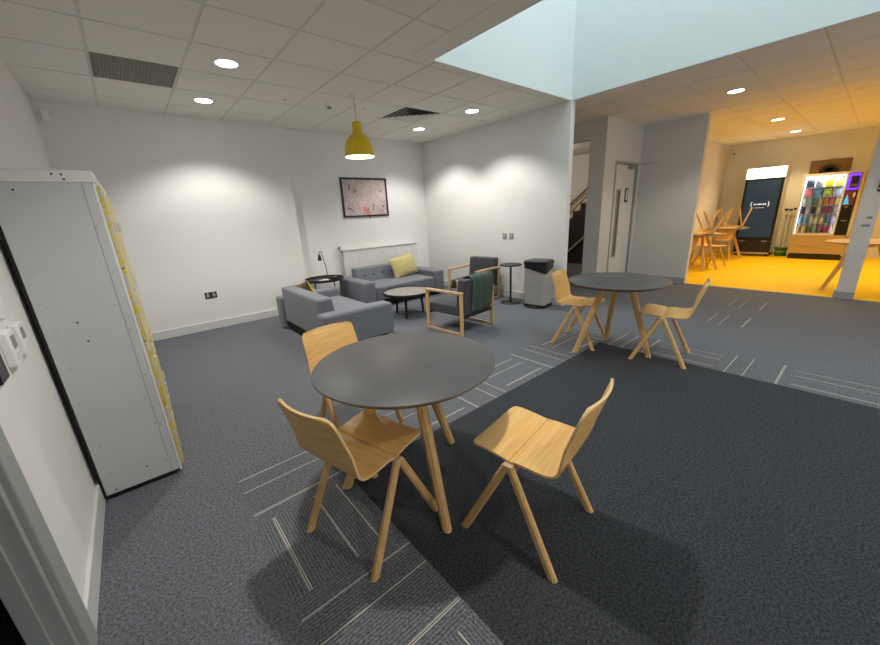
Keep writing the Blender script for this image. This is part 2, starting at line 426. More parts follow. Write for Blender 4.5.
# doorway in the left wall (near left corner of the photo)
d1 = thing('door_1', 'grey painted doorway at the left edge opening onto darkness', 'doorway', (XL, 1.01, 0)); d1['kind'] = 'structure'
MB().box(0, .022, .46, .565, 0, 2.13).box(0, .022, -.565, -.46, 0, 2.13).box(0, .022, -.46, .46, 2.05, 2.13).build('architrave', M['frame_grey'], d1, bevel=.005)
MB().box(-.078, .004, .43, .46, 0, 2.06).box(-.078, .004, -.46, -.43, 0, 2.06).box(-.078, .004, -.43, .43, 2.03, 2.06).build('lining', M['frame_grey'], d1, bevel=.002)
MB().box(-.078, -.036, .416, .43, 0, 2.03).box(-.078, -.036, -.43, -.416, 0, 2.03).build('door_stop', M['frame_grey'], d1, bevel=.002)

# corridor door
d2 = thing('door_2', 'white corridor door with tall narrow glazed panel', 'door', (6.93, 3.0, 0)); d2['kind'] = 'structure'
MB().box(-.44, -.40, -.012, .12, 0, 2.13).box(.40, .45, -.012, .12, 0, 2.13).box(-.40, .40, -.012, .12, 2.09, 2.13).build('door_frame', M['frame_grey'], d2, bevel=.003)
MB().box(-.395, .395, .02, .065, .01, 2.085).build('door_leaf', M['door'], d2, bevel=.002)
g = MB().box(-.27, -.245, .004, .03, .50, 1.68).box(-.155, -.13, .004, .03, .50, 1.68).box(-.245, -.155, .004, .03, 1.655, 1.68).box(-.245, -.155, .004, .03, .50, .525).build('glazing_bead', M['frame_grey'], d2, bevel=.002)
MB().box(-.245, -.155, .012, .03, .525, 1.655).build('glazed_panel', M['brown_glass'], d2)
MB().box(.06, .18, .012, .02, 1.46, 1.70).build('door_sign', M['black_plastic'], d2)
MB().box(.085, .155, .008, .013, 1.50, 1.67).build('sign_face', M['wall_grey'], d2)
MB().lathe([(.0, 0), (.03, 0), (.03, .012), (.0, .012)], n=18, mat=Matrix.Translation((-.34, .02, 1.50)) @ Matrix.Rotation(PI / 2, 4, 'X')).build('lock_cylinder', M['steel'], d2)
MB().box(.10, .36, -.045, .02, 2.02, 2.07).beam((.16, -.03, 2.085), (.50, -.30, 2.10), .02, .012, .02, .012, (0, 0, 1)).build('door_closer', M['grey_plastic'], d2, bevel=.003)

# ------------------------------------------------------------------ plywood chair
def chair_profile():
    front = [(.192, .452), (.186, .456), (.178, .459), (.165, .461), (.14, .461), (.10, .459), (.05, .453), (.014, .447), (.005, .4415), (.0035, .437)]
    rear = [(-.0035, .437), (-.005, .4415), (-.014, .447), (-.04, .450), (-.08, .449), (-.13, .448), (-.16, .4505), (-.18, .457), (-.197, .471), (-.209, .494), (-.221, .53), (-.238, .58), (-.257, .64), (-.273, .69), (-.281, .714), (-.287, .732), (-.291, .744), (-.294, .752), (-.2955, .757)]
    return front, rear
def width_front(y): return .190
def shell(path, wfun, rnd_end, r, th=.010, curve=None):
    """ply shell swept across its width; the last rows are rounded in plan"""
    b = MB(); n = 16
    L = [0]
    for a, c in zip(path, path[1:]): L.append(L[-1] + math.hypot(a[0] - c[0], a[1] - c[1]))
    tot = L[-1]
    top, bot = [], []
    for i, (y, z) in enumerate(path):
        p, q = path[max(i - 1, 0)], path[min(i + 1, len(path) - 1)]
        ty, tz = q[0] - p[0], q[1] - p[1]; l = math.hypot(ty, tz); ny, nz = -tz / l, ty / l
        if abs(nz) > .5 and nz < 0 or (abs(nz) <= .5 and ny < 0): ny, nz = -ny, -nz
        d = (tot - L[i]) if rnd_end else L[i]
        w = wfun(y, z)
        if d < r: w -= r - math.sqrt(max(0, r * r - (r - d) ** 2))
        rowt, rowb = [], []
        for k in range(n + 1):
            u = -1 + 2 * k / n; c = curve(z) * u * u if curve else 0
            rowt.append((u * w, y + c, z)); rowb.append((u * w, y + c - ny * th, z - nz * th))
        top.append(rowt); bot.append(rowb)
    R = len(path); o = 0; vs = [p for r_ in top for p in r_] + [p for r_ in bot for p in r_]; S = R * (n + 1)
    I = lambda i, k, t: t * S + i * (n + 1) + k
    fs = []
    for i in range(R - 1):
        for k in range(n):
            fs.append((I(i, k, 0), I(i, k + 1, 0), I(i + 1, k + 1, 0), I(i + 1, k, 0)))
            fs.append((I(i, k, 1), I(i + 1, k, 1), I(i + 1, k + 1, 1), I(i, k + 1, 1)))
        fs.append((I(i, 0, 0), I(i + 1, 0, 0), I(i + 1, 0, 1), I(i, 0, 1)))
        fs.append((I(i, n, 0), I(i, n, 1), I(i + 1, n, 1), I(i + 1, n, 0)))
    for k in range(n):
        fs.append((I(0, k, 0), I(0, k, 1), I(0, k + 1, 1), I(0, k + 1, 0)))
        fs.append((I(R - 1, k, 0), I(R - 1, k + 1, 0), I(R - 1, k + 1, 1), I(R - 1, k, 1)))
    b.add(vs, fs); b.m = [1 if (k_ // (2 * n + 2) < R - 1 and k_ % (2 * n + 2) >= 2 * n) or k_ >= (R - 1) * (2 * n + 2) else 0 for k_ in range(len(fs))]
    return b
def make_chair(label, group):
    t = thing('plywood_chair', label, 'chair', group=group)
    fr, rr = chair_profile()
    shell(list(reversed(fr)), lambda y, z: .190, True, .035).build('seat', [M['oak'], M['oak_edge']], t, smooth=40)
    wb = lambda y, z: .190 if z < .5 else .190 - (z - .5) * .045
    shell(rr, wb, True, .042, curve=lambda z: max(0, min(1, (z - .46) / .12)) * .022).build('backrest', [M['oak'], M['oak_edge']], t, smooth=40)
    for s in (-1, 1):
        for f in (1, -1):
            MB().beam((s * .218, f * .215, 0), (s * .200, f * .012, .418), .030, .036, .028, .034, (1, 0, 0), ch=.28, flat0=0).build('leg', M['oak_leg'], t, smooth=30)
        MB().box(s * .200 - .013, s * .200 + .013, -.022, .022, .405, .434).build('leg_joint', M['oak_pale'], t, bevel=.004)
    MB().tube([(-.19, 0, .417), (.19, 0, .417)], .011, 10).build('stretcher', M['oak_leg'], t)
    return t
c_front = make_chair('plywood chair nearest the doorway side, its back turned to the grey lockers', 'plywood chairs at the round tables')
c_front.location = (.62, 1.324, 0); c_front.rotation_euler = (0, 0, -1.327)
def chair_at(x, y, rz, label, rx=0, z=0, group='plywood chairs at the round tables'):
    c = copy_tree(c_front); c.location = (x, y, z); c.rotation_euler = (rx, 0, rz); c['label'] = label; c['group'] = group
    return c
chair_at(1.169, .816, .168, 'plywood chair standing alone on the charcoal carpet at the right of the near round table')
chair_at(.89, 1.93, 3.22, 'plywood chair behind the near round table, only its curved backrest showing above the top')
chair_at(3.57, 1.885, 3.299, 'plywood chair on the left of the far round table, beside the pedal bin')
chair_at(3.674, 1.111, .204, 'plywood chair on the right of the far round table, its back towards the yellow canteen')

# ------------------------------------------------------------------ round tables
def round_table(loc, feet, label, r=.44, mats=('lino', 'ply_edge', 'oak_leg'), group=None):
    t = thing('round_table', label, 'table', loc, 0, group)
    MB().lathe([(.0, .716), (r - .022, .716), (r - .004, .732), (r - .001, .736), (r, .7385), (r - .001, .741), (r - .003, .742), (0, .742)], n=72).build('tabletop', M[mats[0]], t, smooth=30)
    MB().lathe([(r - .024, .7145), (r - .001, .7345), (r + .0008, .7355), (r + .0008, .738), (r - .004, .737), (r - .026, .716)], n=72, cap=False).build('edge_band', M[mats[1]], t)
    for fx, fy in feet:
        a = math.atan2(fy, fx)
        MB().beam((fx, fy, 0), (.11 * math.cos(a), .11 * math.sin(a), .714), .040, .050, .052, .060, (-math.sin(a), math.cos(a), 0), ch=.3, flat0=0, flat1=.7155).build('leg', M[mats[2]], t, smooth=30)
    MB().lathe([(.0, .66), (.075, .66), (.11, .70), (.11, .7155), (0, .7155)], n=24).build('hub', M[mats[2]], t)
    return t
round_table((.905, 1.375, 0), [(-.066, -.339), (.400, .145), (-.285, .25)], 'near round table with dark grey linoleum top on three oak legs', group='round tables in the carpeted room')
round_table((3.45, 1.476, 0), [(-.221, .267), (.121, -.301), (.349, .219)], 'far round table with dark grey top, standing before the white corridor door', group='round tables in the carpeted room')

# ------------------------------------------------------------------ sofas
def make_sofa(label, L=1.65, D=.85):
    """front faces -y, origin at floor centre of the front edge"""
    t = thing('sofa', label, 'sofa', group='grey two seat sofas')
    h = L / 2
    for s in (-1, 1):
        cushion_box(s * h - (s > 0) * .21, s * h + (s < 0) * .21, 0, D, .075, .45, puff=.006).build('armrest', M['sofa'], t, bevel=.03, seg=4)
    cushion_box(-h + .212, h - .212, .012, D - .2, .12, .345, puff=.022).build('seat', M['sofa'], t, bevel=.03, seg=4)
    bk = MB(); bb = cushion_box(-h + .212, h - .212, 0, 1, 0, 1)
    bb.v = [(x, (D - .27 + .06 * z) + y * (.235 - .06 * z), .12 + z * .475) for x, y, z in bb.v]
    br = bb.build('backrest', M['sofa'], t, bevel=.03, seg=4)
    for k in range(6):
        x = -.46 + k * .184
        y0 = D - .27 + .06 * .72
        MB().lathe([(0, -.012), (.017, -.010), (.020, 0), (.014, .008), (0, .010)], n=14, mat=Matrix.Translation((x, y0, .465)) @ Matrix.Rotation(PI / 2, 4, 'X')).build('button', M['sofa_button'], br)
    MB().box(-h + .06, h - .06, .07, D - .06, .045, .118).build('base', M['black_soft'], t)
    for sx in (-1, 1):
        for y in (.10, D - .12): MB().box(sx * (h - .09) - .025, sx * (h - .09) + .025, y - .025, y + .025, 0, .05).build('leg', M['black'], t)
    return t
sofa = make_sofa('grey two seat sofa against the far wall, under the radiator, with a yellow cushion')
sofa.location = (3.45, 4.95, 0)
s2 = copy_tree(sofa); s2.location = (2.225, 4.36, 0); s2.rotation_euler = (0, 0, PI / 2)
s2['label'] = 'grey two seat sofa nearest the lockers, seen from behind its backrest'

# cushions
def pillow(w, h, th, n=10):
    b = MB(); vs = []; fs = []
    for t in (1, -1):
        for j in range(n + 1):
            for i in range(n + 1):
                u, v = 2 * i / n - 1, 2 * j / n - 1
                pin = 1 - .07 * (1 - abs(u)) * (v * v) ; pin2 = 1 - .07 * (1 - abs(v)) * (u * u)
                z = th / 2 * (max(0, 1 - u ** 2)) ** .45 * (max(0, 1 - v ** 2)) ** .45
                vs.append((u * w / 2 * pin2, t * (z + .004), v * h / 2 * pin))
    S = (n + 1) ** 2; I = lambda i, j, t: t * S + j * (n + 1) + i
    for j in range(n):
        for i in range(n):
            fs.append((I(i, j, 0), I(i + 1, j, 0), I(i + 1, j + 1, 0), I(i, j + 1, 0))); fs.append((I(i, j, 1), I(i, j + 1, 1), I(i + 1, j + 1, 1), I(i + 1, j, 1)))
    for i in range(n):
        for q in ((I(i, 0, 0), I(i, 0, 1), I(i + 1, 0, 1), I(i + 1, 0, 0)), (I(i, n, 0), I(i + 1, n, 0), I(i + 1, n, 1), I(i, n, 1)),
                  (I(0, i, 0), I(0, i + 1, 0), I(0, i + 1, 1), I(0, i, 1)), (I(n, i, 0), I(n, i, 1), I(n, i + 1, 1), I(n, i + 1, 0))): fs.append(q)
    b.add(vs, fs)
    b.m = [1 if k % 2 == 0 and k < 2 * n * n else 0 for k in range(len(fs))]
    return b
p1 = pillow(.58, .38, .15).build('cushion', [M['cushion_olive'], M['cushion_back']], smooth=80, sub=1)
p1.location = (3.72, 5.42, .55); p1.rotation_euler = (math.radians(-17), math.radians(-7), math.radians(8))
tag(p1, 'pale olive yellow cushion with brown back leaning on the far sofa', 'cushion')
p2 = pillow(.42, .34, .13).build('cushion', [M['cushion_mustard'], M['cushion_back']], smooth=80, sub=1)
p2.location = (1.72, 4.93, .455); p2.rotation_euler = (math.radians(-18), math.radians(14), math.radians(100))
tag(p2, 'mustard cushion whose corner peeks over the back of the near sofa', 'cushion')

# ------------------------------------------------------------------ armchairs
def make_armchair(label):
    """front faces -y, origin floor centre"""
    t = thing('armchair', label, 'armchair', group='oak framed armchairs')
    W, D, Hh = .62, .62, .535
    for s in (-1, 1):
        x = s * (W / 2 - .012); hw = .012
        MB().box(x - hw, x + hw, -D / 2, -D / 2 + .045, .0, Hh - .03).build('front_post', M['oak_leg'], t, bevel=.005)
        MB().box(x - hw, x + hw, D / 2 - .045, D / 2, .0, Hh - .03).build('rear_post', M['oak_leg'], t, bevel=.005)
        MB().box(x - .02, x + .02, -D / 2 - .002, D / 2 + .002, Hh - .032, Hh).build('armrest', M['oak_pale'], t, bevel=.007, seg=3)
        MB().box(x - hw + .001, x + hw - .001, -D / 2 + .045, D / 2 - .045, .0, .035).build('runner', M['oak_pale'], t, bevel=.005)
    cushion_box(-.272, .272, -D / 2 + .02, D / 2 - .10, .225, .345, puff=.015).build('seat', M['dgrey'], t, bevel=.022, seg=3)
    bb = cushion_box(-.272, .272, 0, 1, 0, 1)
    bb.v = [(x, D / 2 - .155 + y * .125 + z * .055, .225 + z * .45) for x, y, z in bb.v]
    bb.build('backrest', M['dgrey'], t, bevel=.025, seg=4)
    for y in (-D / 2 + .03, D / 2 - .03): MB().box(-W / 2 + .02, W / 2 - .02, y - .011, y + .011, .205, .24).build('crossbar', M['black'], t, bevel=.003)
    return t
ac = make_armchair('oak framed dark grey armchair seen from behind, a green throw over its back')
ac.location = (3.075, 3.275, 0); ac.rotation_euler = (0, 0, PI + math.radians(5))
ac2 = copy_tree(ac); ac2.location = (4.33, 4.24, 0); ac2.rotation_euler = (0, 0, -PI / 2 + math.radians(4))
ac2['label'] = 'oak framed dark grey armchair by the right wall, beside the small round stand'
# throw draped over the near armchair's back (local to that chair's frame)
def throw():
    b = MB(); R = 10; n = 14
    path = [(-.045, .44), (-.035, .56), (-.02, .64), (.005, .685), (.05, .700), (.095, .690), (.118, .655), (.112, .56), (.098, .46), (.082, .36), (.074, .30)]
    vs, fs = [], []
    for t in (0, 1):
        for i, (y, z) in enumerate(path):
            for k in range(n + 1):
                u = k / n; x = -.235 + u * .40 - (i / len(path)) * .03
                rip = .006 * math.sin(u * 17 + i * .35)
                o = (.012 if t == 0 else .002)
                p, q = path[max(i - 1, 0)], path[min(i + 1, len(path) - 1)]
                ty, tz = q[0] - p[0], q[1] - p[1]; l = math.hypot(ty, tz); ny, nz = -tz / l, ty / l
                if i < 4 and ny > 0 or i >= 6 and ny < 0 or (4 <= i < 6 and nz < 0): ny, nz = -ny, -nz
                sag = .03 * math.sin(u * 2.3) if i == len(path) - 1 else 0
                vs.append((x, .155 + y + .06 + ny * (o + max(0, rip)), z - sag + nz * (o + max(0, rip))))
    R = len(path); S = R * (n + 1); I = lambda i, k, t: t * S + i * (n + 1) + k
    for i in range(R - 1):
        for k in range(n):
            fs += [(I(i, k, 0), I(i, k + 1, 0), I(i + 1, k + 1, 0), I(i + 1, k, 0)), (I(i, k, 1), I(i + 1, k, 1), I(i + 1, k + 1, 1), I(i, k + 1, 1))]
        fs += [(I(i, 0, 0), I(i + 1, 0, 0), I(i + 1, 0, 1), I(i, 0, 1)), (I(i, n, 0), I(i, n, 1), I(i + 1, n, 1), I(i + 1, n, 0))]
    for k in range(n):
        fs += [(I(0, k, 0), I(0, k, 1), I(0, k + 1, 1), I(0, k + 1, 0)), (I(R - 1, k, 0), I(R - 1, k + 1, 0), I(R - 1, k + 1, 1), I(R - 1, k, 1))]
    b.add(vs, fs); return b
th = throw().build('throw_blanket', M['throw'], smooth=60)
th.location = ac.location; th.rotation_euler = ac.rotation_euler
tag(th, 'dark green throw blanket draped over the back of the near armchair', 'blanket')

# ------------------------------------------------------------------ coffee table, side table, stand, bin
ct = thing('coffee_table', 'low round black coffee table with a pale grey top between sofas and armchairs', 'coffee table', (2.96, 4.27, 0))
MB().lathe([(0, .345), (.345, .345), (.345, .358), (0, .358)], n=56).build('tabletop', M['tray_grey'], ct)
MB().lathe([(.345, .335), (.362, .335), (.366, .342), (.366, .368), (.362, .372), (.348, .372), (.345, .366)], n=56, cap=False).build('rim', M['black'], ct)
bpy.data.objects[ct.children[-1].name].data.polygons.foreach_set('use_smooth', [True] * len(ct.children[-1].data.polygons))
for a in (226, 346, 106):
    c, s = math.cos(math.radians(a)), math.sin(math.radians(a))
    MB().tube([(.235 * c, .235 * s, 0), (.205 * c, .205 * s, .345)], [.017, .021], 14).build('leg', M['black'], ct)
st = thing('side_table', 'black round tray side table in the corner between the two sofas', 'side table', (2.285, 5.61, 0))
MB().lathe([(0, .485), (.285, .485), (.295, .49), (.298, .525), (.292, .525), (.288, .497), (0, .495)], n=48).build('tray', M['black'], st)
for a in (35, 125, 215, 305):
    c, s = math.cos(math.radians(a)), math.sin(math.radians(a))
    MB().tube([(.275 * c, .275 * s, 0), (.275 * c, .275 * s, .488)], .009, 10).build('leg', M['black'], st)
MB().tube([(.275 * math.cos(math.radians(k * 10)), .275 * math.sin(math.radians(k * 10)), .012) for k in range(37)], .006, 8).build('foot_ring', M['black'], st)
zt = .4955
dl = thing('desk_lamp', 'thin black table lamp with a hooked neck on the tray side table', 'lamp', (2.385, 5.70, zt))
MB().lathe([(0, 0), (.06, 0), (.06, .012), (.012, .018), (0, .018)], n=24).build('base', M['black'], dl)
arc = [(0, 0, .015), (-.01, 0, .15), (-.03, 0, .30), (-.05, 0, .40)] + [(-.072 + .024 * math.cos(a), 0, .42 + .024 * math.sin(a)) for a in [k * PI / 6 for k in range(0, 7)]] + [(-.096, 0, .39)]
MB().tube(arc, .0055, 8).build('stem', M['black'], dl)
MB().lathe([(0, .395), (.018, .392), (.034, .30), (.030, .30), (.015, .385), (0, .388)], c=(-.096, 0, 0), n=18).build('lamp_shade', M['black'], dl)
bx = MB().box(-.06, .06, -.035, .035, 0, .035).build('box', M['black_plastic'], bevel=.004)
bx.location = (2.43, 5.55, zt); bx.rotation_euler = (0, 0, .5); tag(bx, 'small flat black box beside the lamp on the tray side table', 'box')
pb = MB()
for k, (w, d) in enumerate(((.16, .11), (.15, .10), (.12, .09))):
    pb.box(-w / 2 + .01 * k, w / 2 + .01 * k, -d / 2, d / 2 - .008 * k, .006 * k, .006 * k + .005)
pp = pb.build('leaflets', M['paper'], bevel=.001); pp.location = (2.22, 5.52, zt); pp.rotation_euler = (0, 0, .3)
tag(pp, 'small pinkish white paper stack lying on the tray side table', 'paper')

sd = thing('pedestal_stand', 'small black round pedestal stand between the far armchair and the pedal bin', 'side table', (4.475, 3.575, 0), 0)
MB().lathe([(0, 0), (.16, 0), (.162, .006), (.155, .012), (.02, .016), (0, .016)], n=40).build('base', M['black'], sd)
MB().tube([(0, 0, .012), (0, 0, .60)], .016, 16).build('pole', M['black'], sd)
MB().lathe([(0, .595), (.165, .595), (.17, .602), (.17, .612), (.165, .617), (0, .617)], n=40).build('tabletop', M['black'], sd)

def rprism(levels, n=6):
    b = MB(); rs = []
    for z, w, d, r, cy in levels: rs.append([(x, y, z) for x, y in rrect(w, d, r, n, 0, cy)])
    return b.rings(rs)
bn = thing('pedal_bin', 'stainless steel pedal bin with black lid at the end of the right wall', 'bin', (4.56, 3.12, 0), -PI / 2 + math.radians(7))
rprism([(.035, .34, .29, .05, 0), (.60, .345, .295, .05, 0)]).build('body', M['steel'], bn)
rprism([(0, .33, .285, .05, 0), (.012, .35, .305, .055, 0), (.045, .35, .305, .055, 0), (.05, .345, .30, .05, 0)]).build('base', M['black_plastic'], bn)
lb = MB(); rs = []                                                    # liner cuff hanging below the lid, deeper at the corner
pts = rrect(.358, .308, .055, 6); 
for z in (0, 1):
    ring = []
    for (x, y) in pts:
        dip = .055 + .085 * max(0, 1 - math.hypot(x - .16, y + .11) / .17)
        ring.append((x, y, .645 if z else .645 - dip))
    rs.append(ring)
lb.rings(rs).build('bin_liner', M['black_plastic'], bn)
rprism([(.638, .362, .312, .058, 0), (.66, .372, .322, .06, 0), (.685, .372, .322, .06, 0), (.70, .35, .30, .055, 0), (.703, .30, .25, .05, 0)]).build('lid', M['black_plastic'], bn)
MB().box(-.09, .09, -.20, -.14, .008, .026).build('pedal', M['black_plastic'], bn, bevel=.006)

# ------------------------------------------------------------------ lockers
lk = thing('locker_bank', 'tall grey steel lockers with yellow and white patterned doors against the left wall', 'lockers', (-.056, 2.45, 0), -math.radians(.7))
LL, LD, LH = 1.2, .345, 1.70
MB().box(-LD, -.012, 0, LL, .03, 1.648).build('body', M['locker'], lk, bevel=.003)
MB().box(-LD - .002, .004, -.004, LL + .004, 1.645, 1.70).build('top_cap', M['locker_white'], lk, bevel=.006)
MB().box(-LD + .01, -.03, .01, LL - .01, 0, .032).build('plinth', M['black_soft'], lk)
MB().box(-LD - .012, -LD, .0, LL, .02, 1.69).build('rear_edge', M['black_soft'], lk)
MB().box(-.012, .0, -.0012, LL, .02, 1.644).build('front_frame', M['locker_white'], lk, bevel=.002)
MB().box(-.048, -.046, -.0012, .0, .03, 1.644).build('panel_seam', M['grey_plastic'], lk)
dz = (1.63 - .05) / 4
for c_ in range(4):
    for r_ in range(4):
        y0 = c_ * .3 + .004; z0 = .05 + r_ * dz
        d = MB().box(.0, .018, y0, y0 + .292, z0 + .003, z0 + dz - .003).build('door', M['locker_door'], lk, bevel=.003)
        MB().box(.018, .026, y0 + .245, y0 + .270, z0 + dz * .45, z0 + dz * .6).build('handle', M['locker_white'], d, bevel=.002)
def rivet(x, z):
    MB().lathe([(0, 0), (.0045, 0), (.003, .0025), (0, .003)], n=10, mat=Matrix.Translation((x, 0, z)) @ Matrix.Rotation(PI / 2, 4, 'X')).build('rivet', M['chrome'], lk)
for i, z in enumerate((.12, .30, .36, .52, .66, .83, .92, 1.06, 1.22, 1.28, 1.45)):
    for x in ((-.035, -.06) if i % 2 == 0 else (-.066,)): rivet(x, z)
for z in (.16, .33, .60, .78, .98, 1.10, 1.26): rivet(-.30, z)
for x, z in ((-.135, 1.682), (-.105, 1.680), (-.10, 1.66)): MB().box(x - .004, x + .004, -.0048, -.003, z - .004, z + .004).build('fixing_hole', M['black'], lk)
for x, z in ((-.27, 1.615), (-.22, 1.0), (-.205, .90), (-.15, .12), (-.30, .05)): MB().box(x - .004, x + .004, -.001, .001, z - .004, z + .004).build('fixing_hole', M['black'], lk)

# wall controls beside the lockers
def control(y, z, w, h, label):
    t = thing('wall_control', label, 'thermostat', (XL, y, z), 0)
    MB().box(0, .028, -w / 2, w / 2, -h / 2, h / 2).build('housing', M['white'], t, bevel=.006, seg=3)
    MB().box(.027, .030, -w * .26, w * .26, -h * .02, h * .34).build('display', M['screen_grey'], t)
    MB().box(.027, .0295, -w * .3, w * .3, -h * .36, -h * .14).build('button_row', M['offwhite'], t)
control(2.145, 1.03, .085, .125, 'white wall thermostat closest to the lockers')
control(1.985, 1.03, .09, .13, 'white wall thermostat second from the lockers')
cb = MB().box(0, .022, -.05, .05, -.06, .05).build('control_box', M['black_plastic'], bevel=.006); cb.location = (XL - .002, 1.79, 1.02)
tag(cb, 'black wall box at the left picture edge beside the thermostats', 'control box')
sw = MB().box(0, .009, -.042, .042, -.042, .042).build('switch_plate', M['white'], bevel=.003); sw.location = (XL, 2.12, 1.165)
tag(sw, 'white square wall plate above the thermostats by the lockers', 'switch')

# ------------------------------------------------------------------ wall fittings
so = thing('wall_socket', 'dark metal double socket low on the back wall', 'socket', (.725, 5.89, .485))
MB().box(-.073, .073, -.008, 0, -.043, .043).build('plate', M['kick'], so, bevel=.003)
for s in (-1, 1):
    MB().box(s * .036 - .019, s * .036 + .019, -.010, -.007, -.024, .012).build('outlet', M['grey_plastic'], so, bevel=.002)
    MB().box(s * .036 - .009, s * .036 + .009, -.012, -.007, .018, .032).build('rocker_switch', M['offwhite'], so, bevel=.002)
for y, z, lab in ((3.94, 1.02, 'grey metal wall plate on the right wall, the left of the pair'), (3.80, 1.02, 'grey metal wall plate on the right wall, the right of the pair')):
    w = thing('wall_plate', lab, 'socket', (4.77, y, z), 0, 'paired metal plates on the right wall')
    MB().box(-.009, 0, -.042, .042, -.043, .043).build('plate', M['grey_plastic'], w, bevel=.003)
    MB().box(-.012, -.008, -.018, .018, -.02, .02).build('insert', M['steel'], w, bevel=.002)
pi = MB().box(-.03, .03, -.045, 0, -.055, .055).build('motion_sensor', M['white'], bevel=.014, seg=3); pi.location = (-.36, 5.892, 2.61)
tag(pi, 'small white motion sensor high in the corner above the lockers', 'sensor')

# picture
pf = thing('framed_picture', 'framed pale pink map style print in a thin black frame on the back wall', 'picture', (3.40, 6.0, 1.765))
PW, PH = .915, .655
MB().box(-PW / 2, PW / 2, -.025, -.003, PH / 2 - .03, PH / 2).box(-PW / 2, PW / 2, -.025, -.003, -PH / 2, -PH / 2 + .03).box(-PW / 2, -PW / 2 + .03, -.025, -.003, -PH / 2 + .03, PH / 2 - .03).box(PW / 2 - .03, PW / 2, -.025, -.003, -PH / 2 + .03, PH / 2 - .03).build('frame', M['black'], pf, bevel=.002)
MB().box(-PW / 2 + .03, PW / 2 - .03, -.012, -.003, -PH / 2 + .03, PH / 2 - .03).build('print', M['print'], pf)
mm = [P('motif_olive', (.20, .19, .14)), P('motif_dark', (.10, .07, .07)), P('motif_lilac', (.28, .27, .36)), P('motif_beige', (.52, .47, .38)), P('motif_red', (.62, .22, .18))]
for x, z, w, h, mi in ((-.30, .17, .035, .09, 0), (-.20, .10, .025, .06, 1), (-.33, -.18, .08, .035, 0), (-.27, -.21, .03, .04, 0), (.03, -.20, .03, .05, 0), (.15, -.17, .028, .11, 0), (.36, -.15, .04, .05, 0), (.33, .11, .05, .035, 2), (.0, .27, .10, .03, 3), (.01, -.245, .26, .04, 4)):
    MB().beam((x - w * .1, -.0125, z - h / 2), (x + w * .1, -.0125, z + h / 2), w, .002, w * .75, .002, (1, 0, 0), ch=.3).build('motif', mm[mi], pf)

# radiator
rd = thing('radiator', 'white panel radiator on the far wall behind the sofa', 'radiator', (3.62, 6.0, 0))
rb = MB(); rb.box(-.80, .80, -.075, -.03, .36, .89, 0)
n = 46
for k in range(n):
    x = -.785 + k * 1.57 / (n - 1)
    rb.beam((x, -.078, .385), (x, -.078, .865), .020, .014, .020, .014, (1, 0, 0), ch=.4)
rb.build('panel', M['offwhite'], rd)
MB().box(-.81, .81, -.098, -.025, .885, .905).build('top_grille', M['offwhite'], rd, bevel=.004)
for s in (-1, 1):
    MB().tube([(s * .845, -.055, 0), (s * .845, -.055, .40), (s * .80, -.055, .42)] if s > 0 else [(-.86, -.055, 0), (-.86, -.055, .93)], .013, 10).build('pipe', M['steel'] if s < 0 else M['offwhite'], rd)
MB().lathe([(0, 0), (.022, 0), (.024, .06), (0, .065)], n=16, c=(-.86, -.055, .90)).box(-.86, -.80, -.065, -.045, .86, .885).build('valve', M['grey_plastic'], rd)

# ------------------------------------------------------------------ ceiling fittings
def spot(name, loc, energy, col=(1, .95, .88), size=122, blend=.5, rad=.06):
    l = bpy.data.lights.new(name, 'SPOT'); l.energy = energy; l.color = col; l.spot_size = math.radians(size); l.spot_blend = blend; l.shadow_soft_size = rad
    o = bpy.data.objects.new(name, l); C.objects.link(o); o.location = loc; return o
def downlight(x, y, label, energy, col, lens='lamp_on', group='recessed ceiling downlights', size=122, blend=.5):
    t = thing('ceiling_downlight', label, 'ceiling light', (x, y, CEIL), 0, group)
    MB().lathe([(.082, -.001), (.098, -.006), (.102, -.003), (.102, .0005), (.082, .0005)], n=32, cap=False).build('trim_ring', M['offwhite'], t)
    lens_b = MB().lathe([(0, -.003), (.084, -.002), (.084, .0), (0, .0)], n=32)
    lens_b.build('lens', M[lens], t)
    spot('downlight_beam', (x, y, CEIL - .02), energy, col, size, blend)
COOL = (1.0, .965, .92)
E0 = 54
downlight(.99, 3.879, 'round lit downlight nearest the camera over the left side of the lounge', E0, COOL)
downlight(.99, 5.079, 'round lit downlight over the left side of the lounge, close to the back wall', E0, COOL)
downlight(3.99, 5.079, 'round lit downlight in the far right corner of the lounge ceiling', E0, COOL)
downlight(3.99, 3.879, 'round lit downlight near the right wall, beside the louvred air vent', E0, COOL)
downlight(6.39, 1.479, 'round lit downlight over the corridor carpet beyond the bright atrium', E0 * .55, (1, .90, .76))
WARM = (1.0, .74, .37)
downlight(9.39, 1.479, 'round warm downlight in the canteen ceiling, first beyond the corridor', 78, WARM, 'lamp_warm')
downlight(11.49, 1.479, 'round warm downlight in the canteen ceiling above the drinks fridge', 62, WARM, 'lamp_warm')
# lamps of the same rows that stand outside the frame
for x, y, e, c in ((.99, 1.479, 1.35, COOL), (.99, -.921, .6, COOL), (3.99, -.921, .5, COOL), (6.39, -.9, .4, (1, .9, .76)), (9.39, -1.5, 1.5, WARM), (11.49, -1.5, 1.5, WARM), (8.19, .3, .8, WARM)):
    spot('downlight_beam', (x, y, CEIL - .02), E0 * e, c)
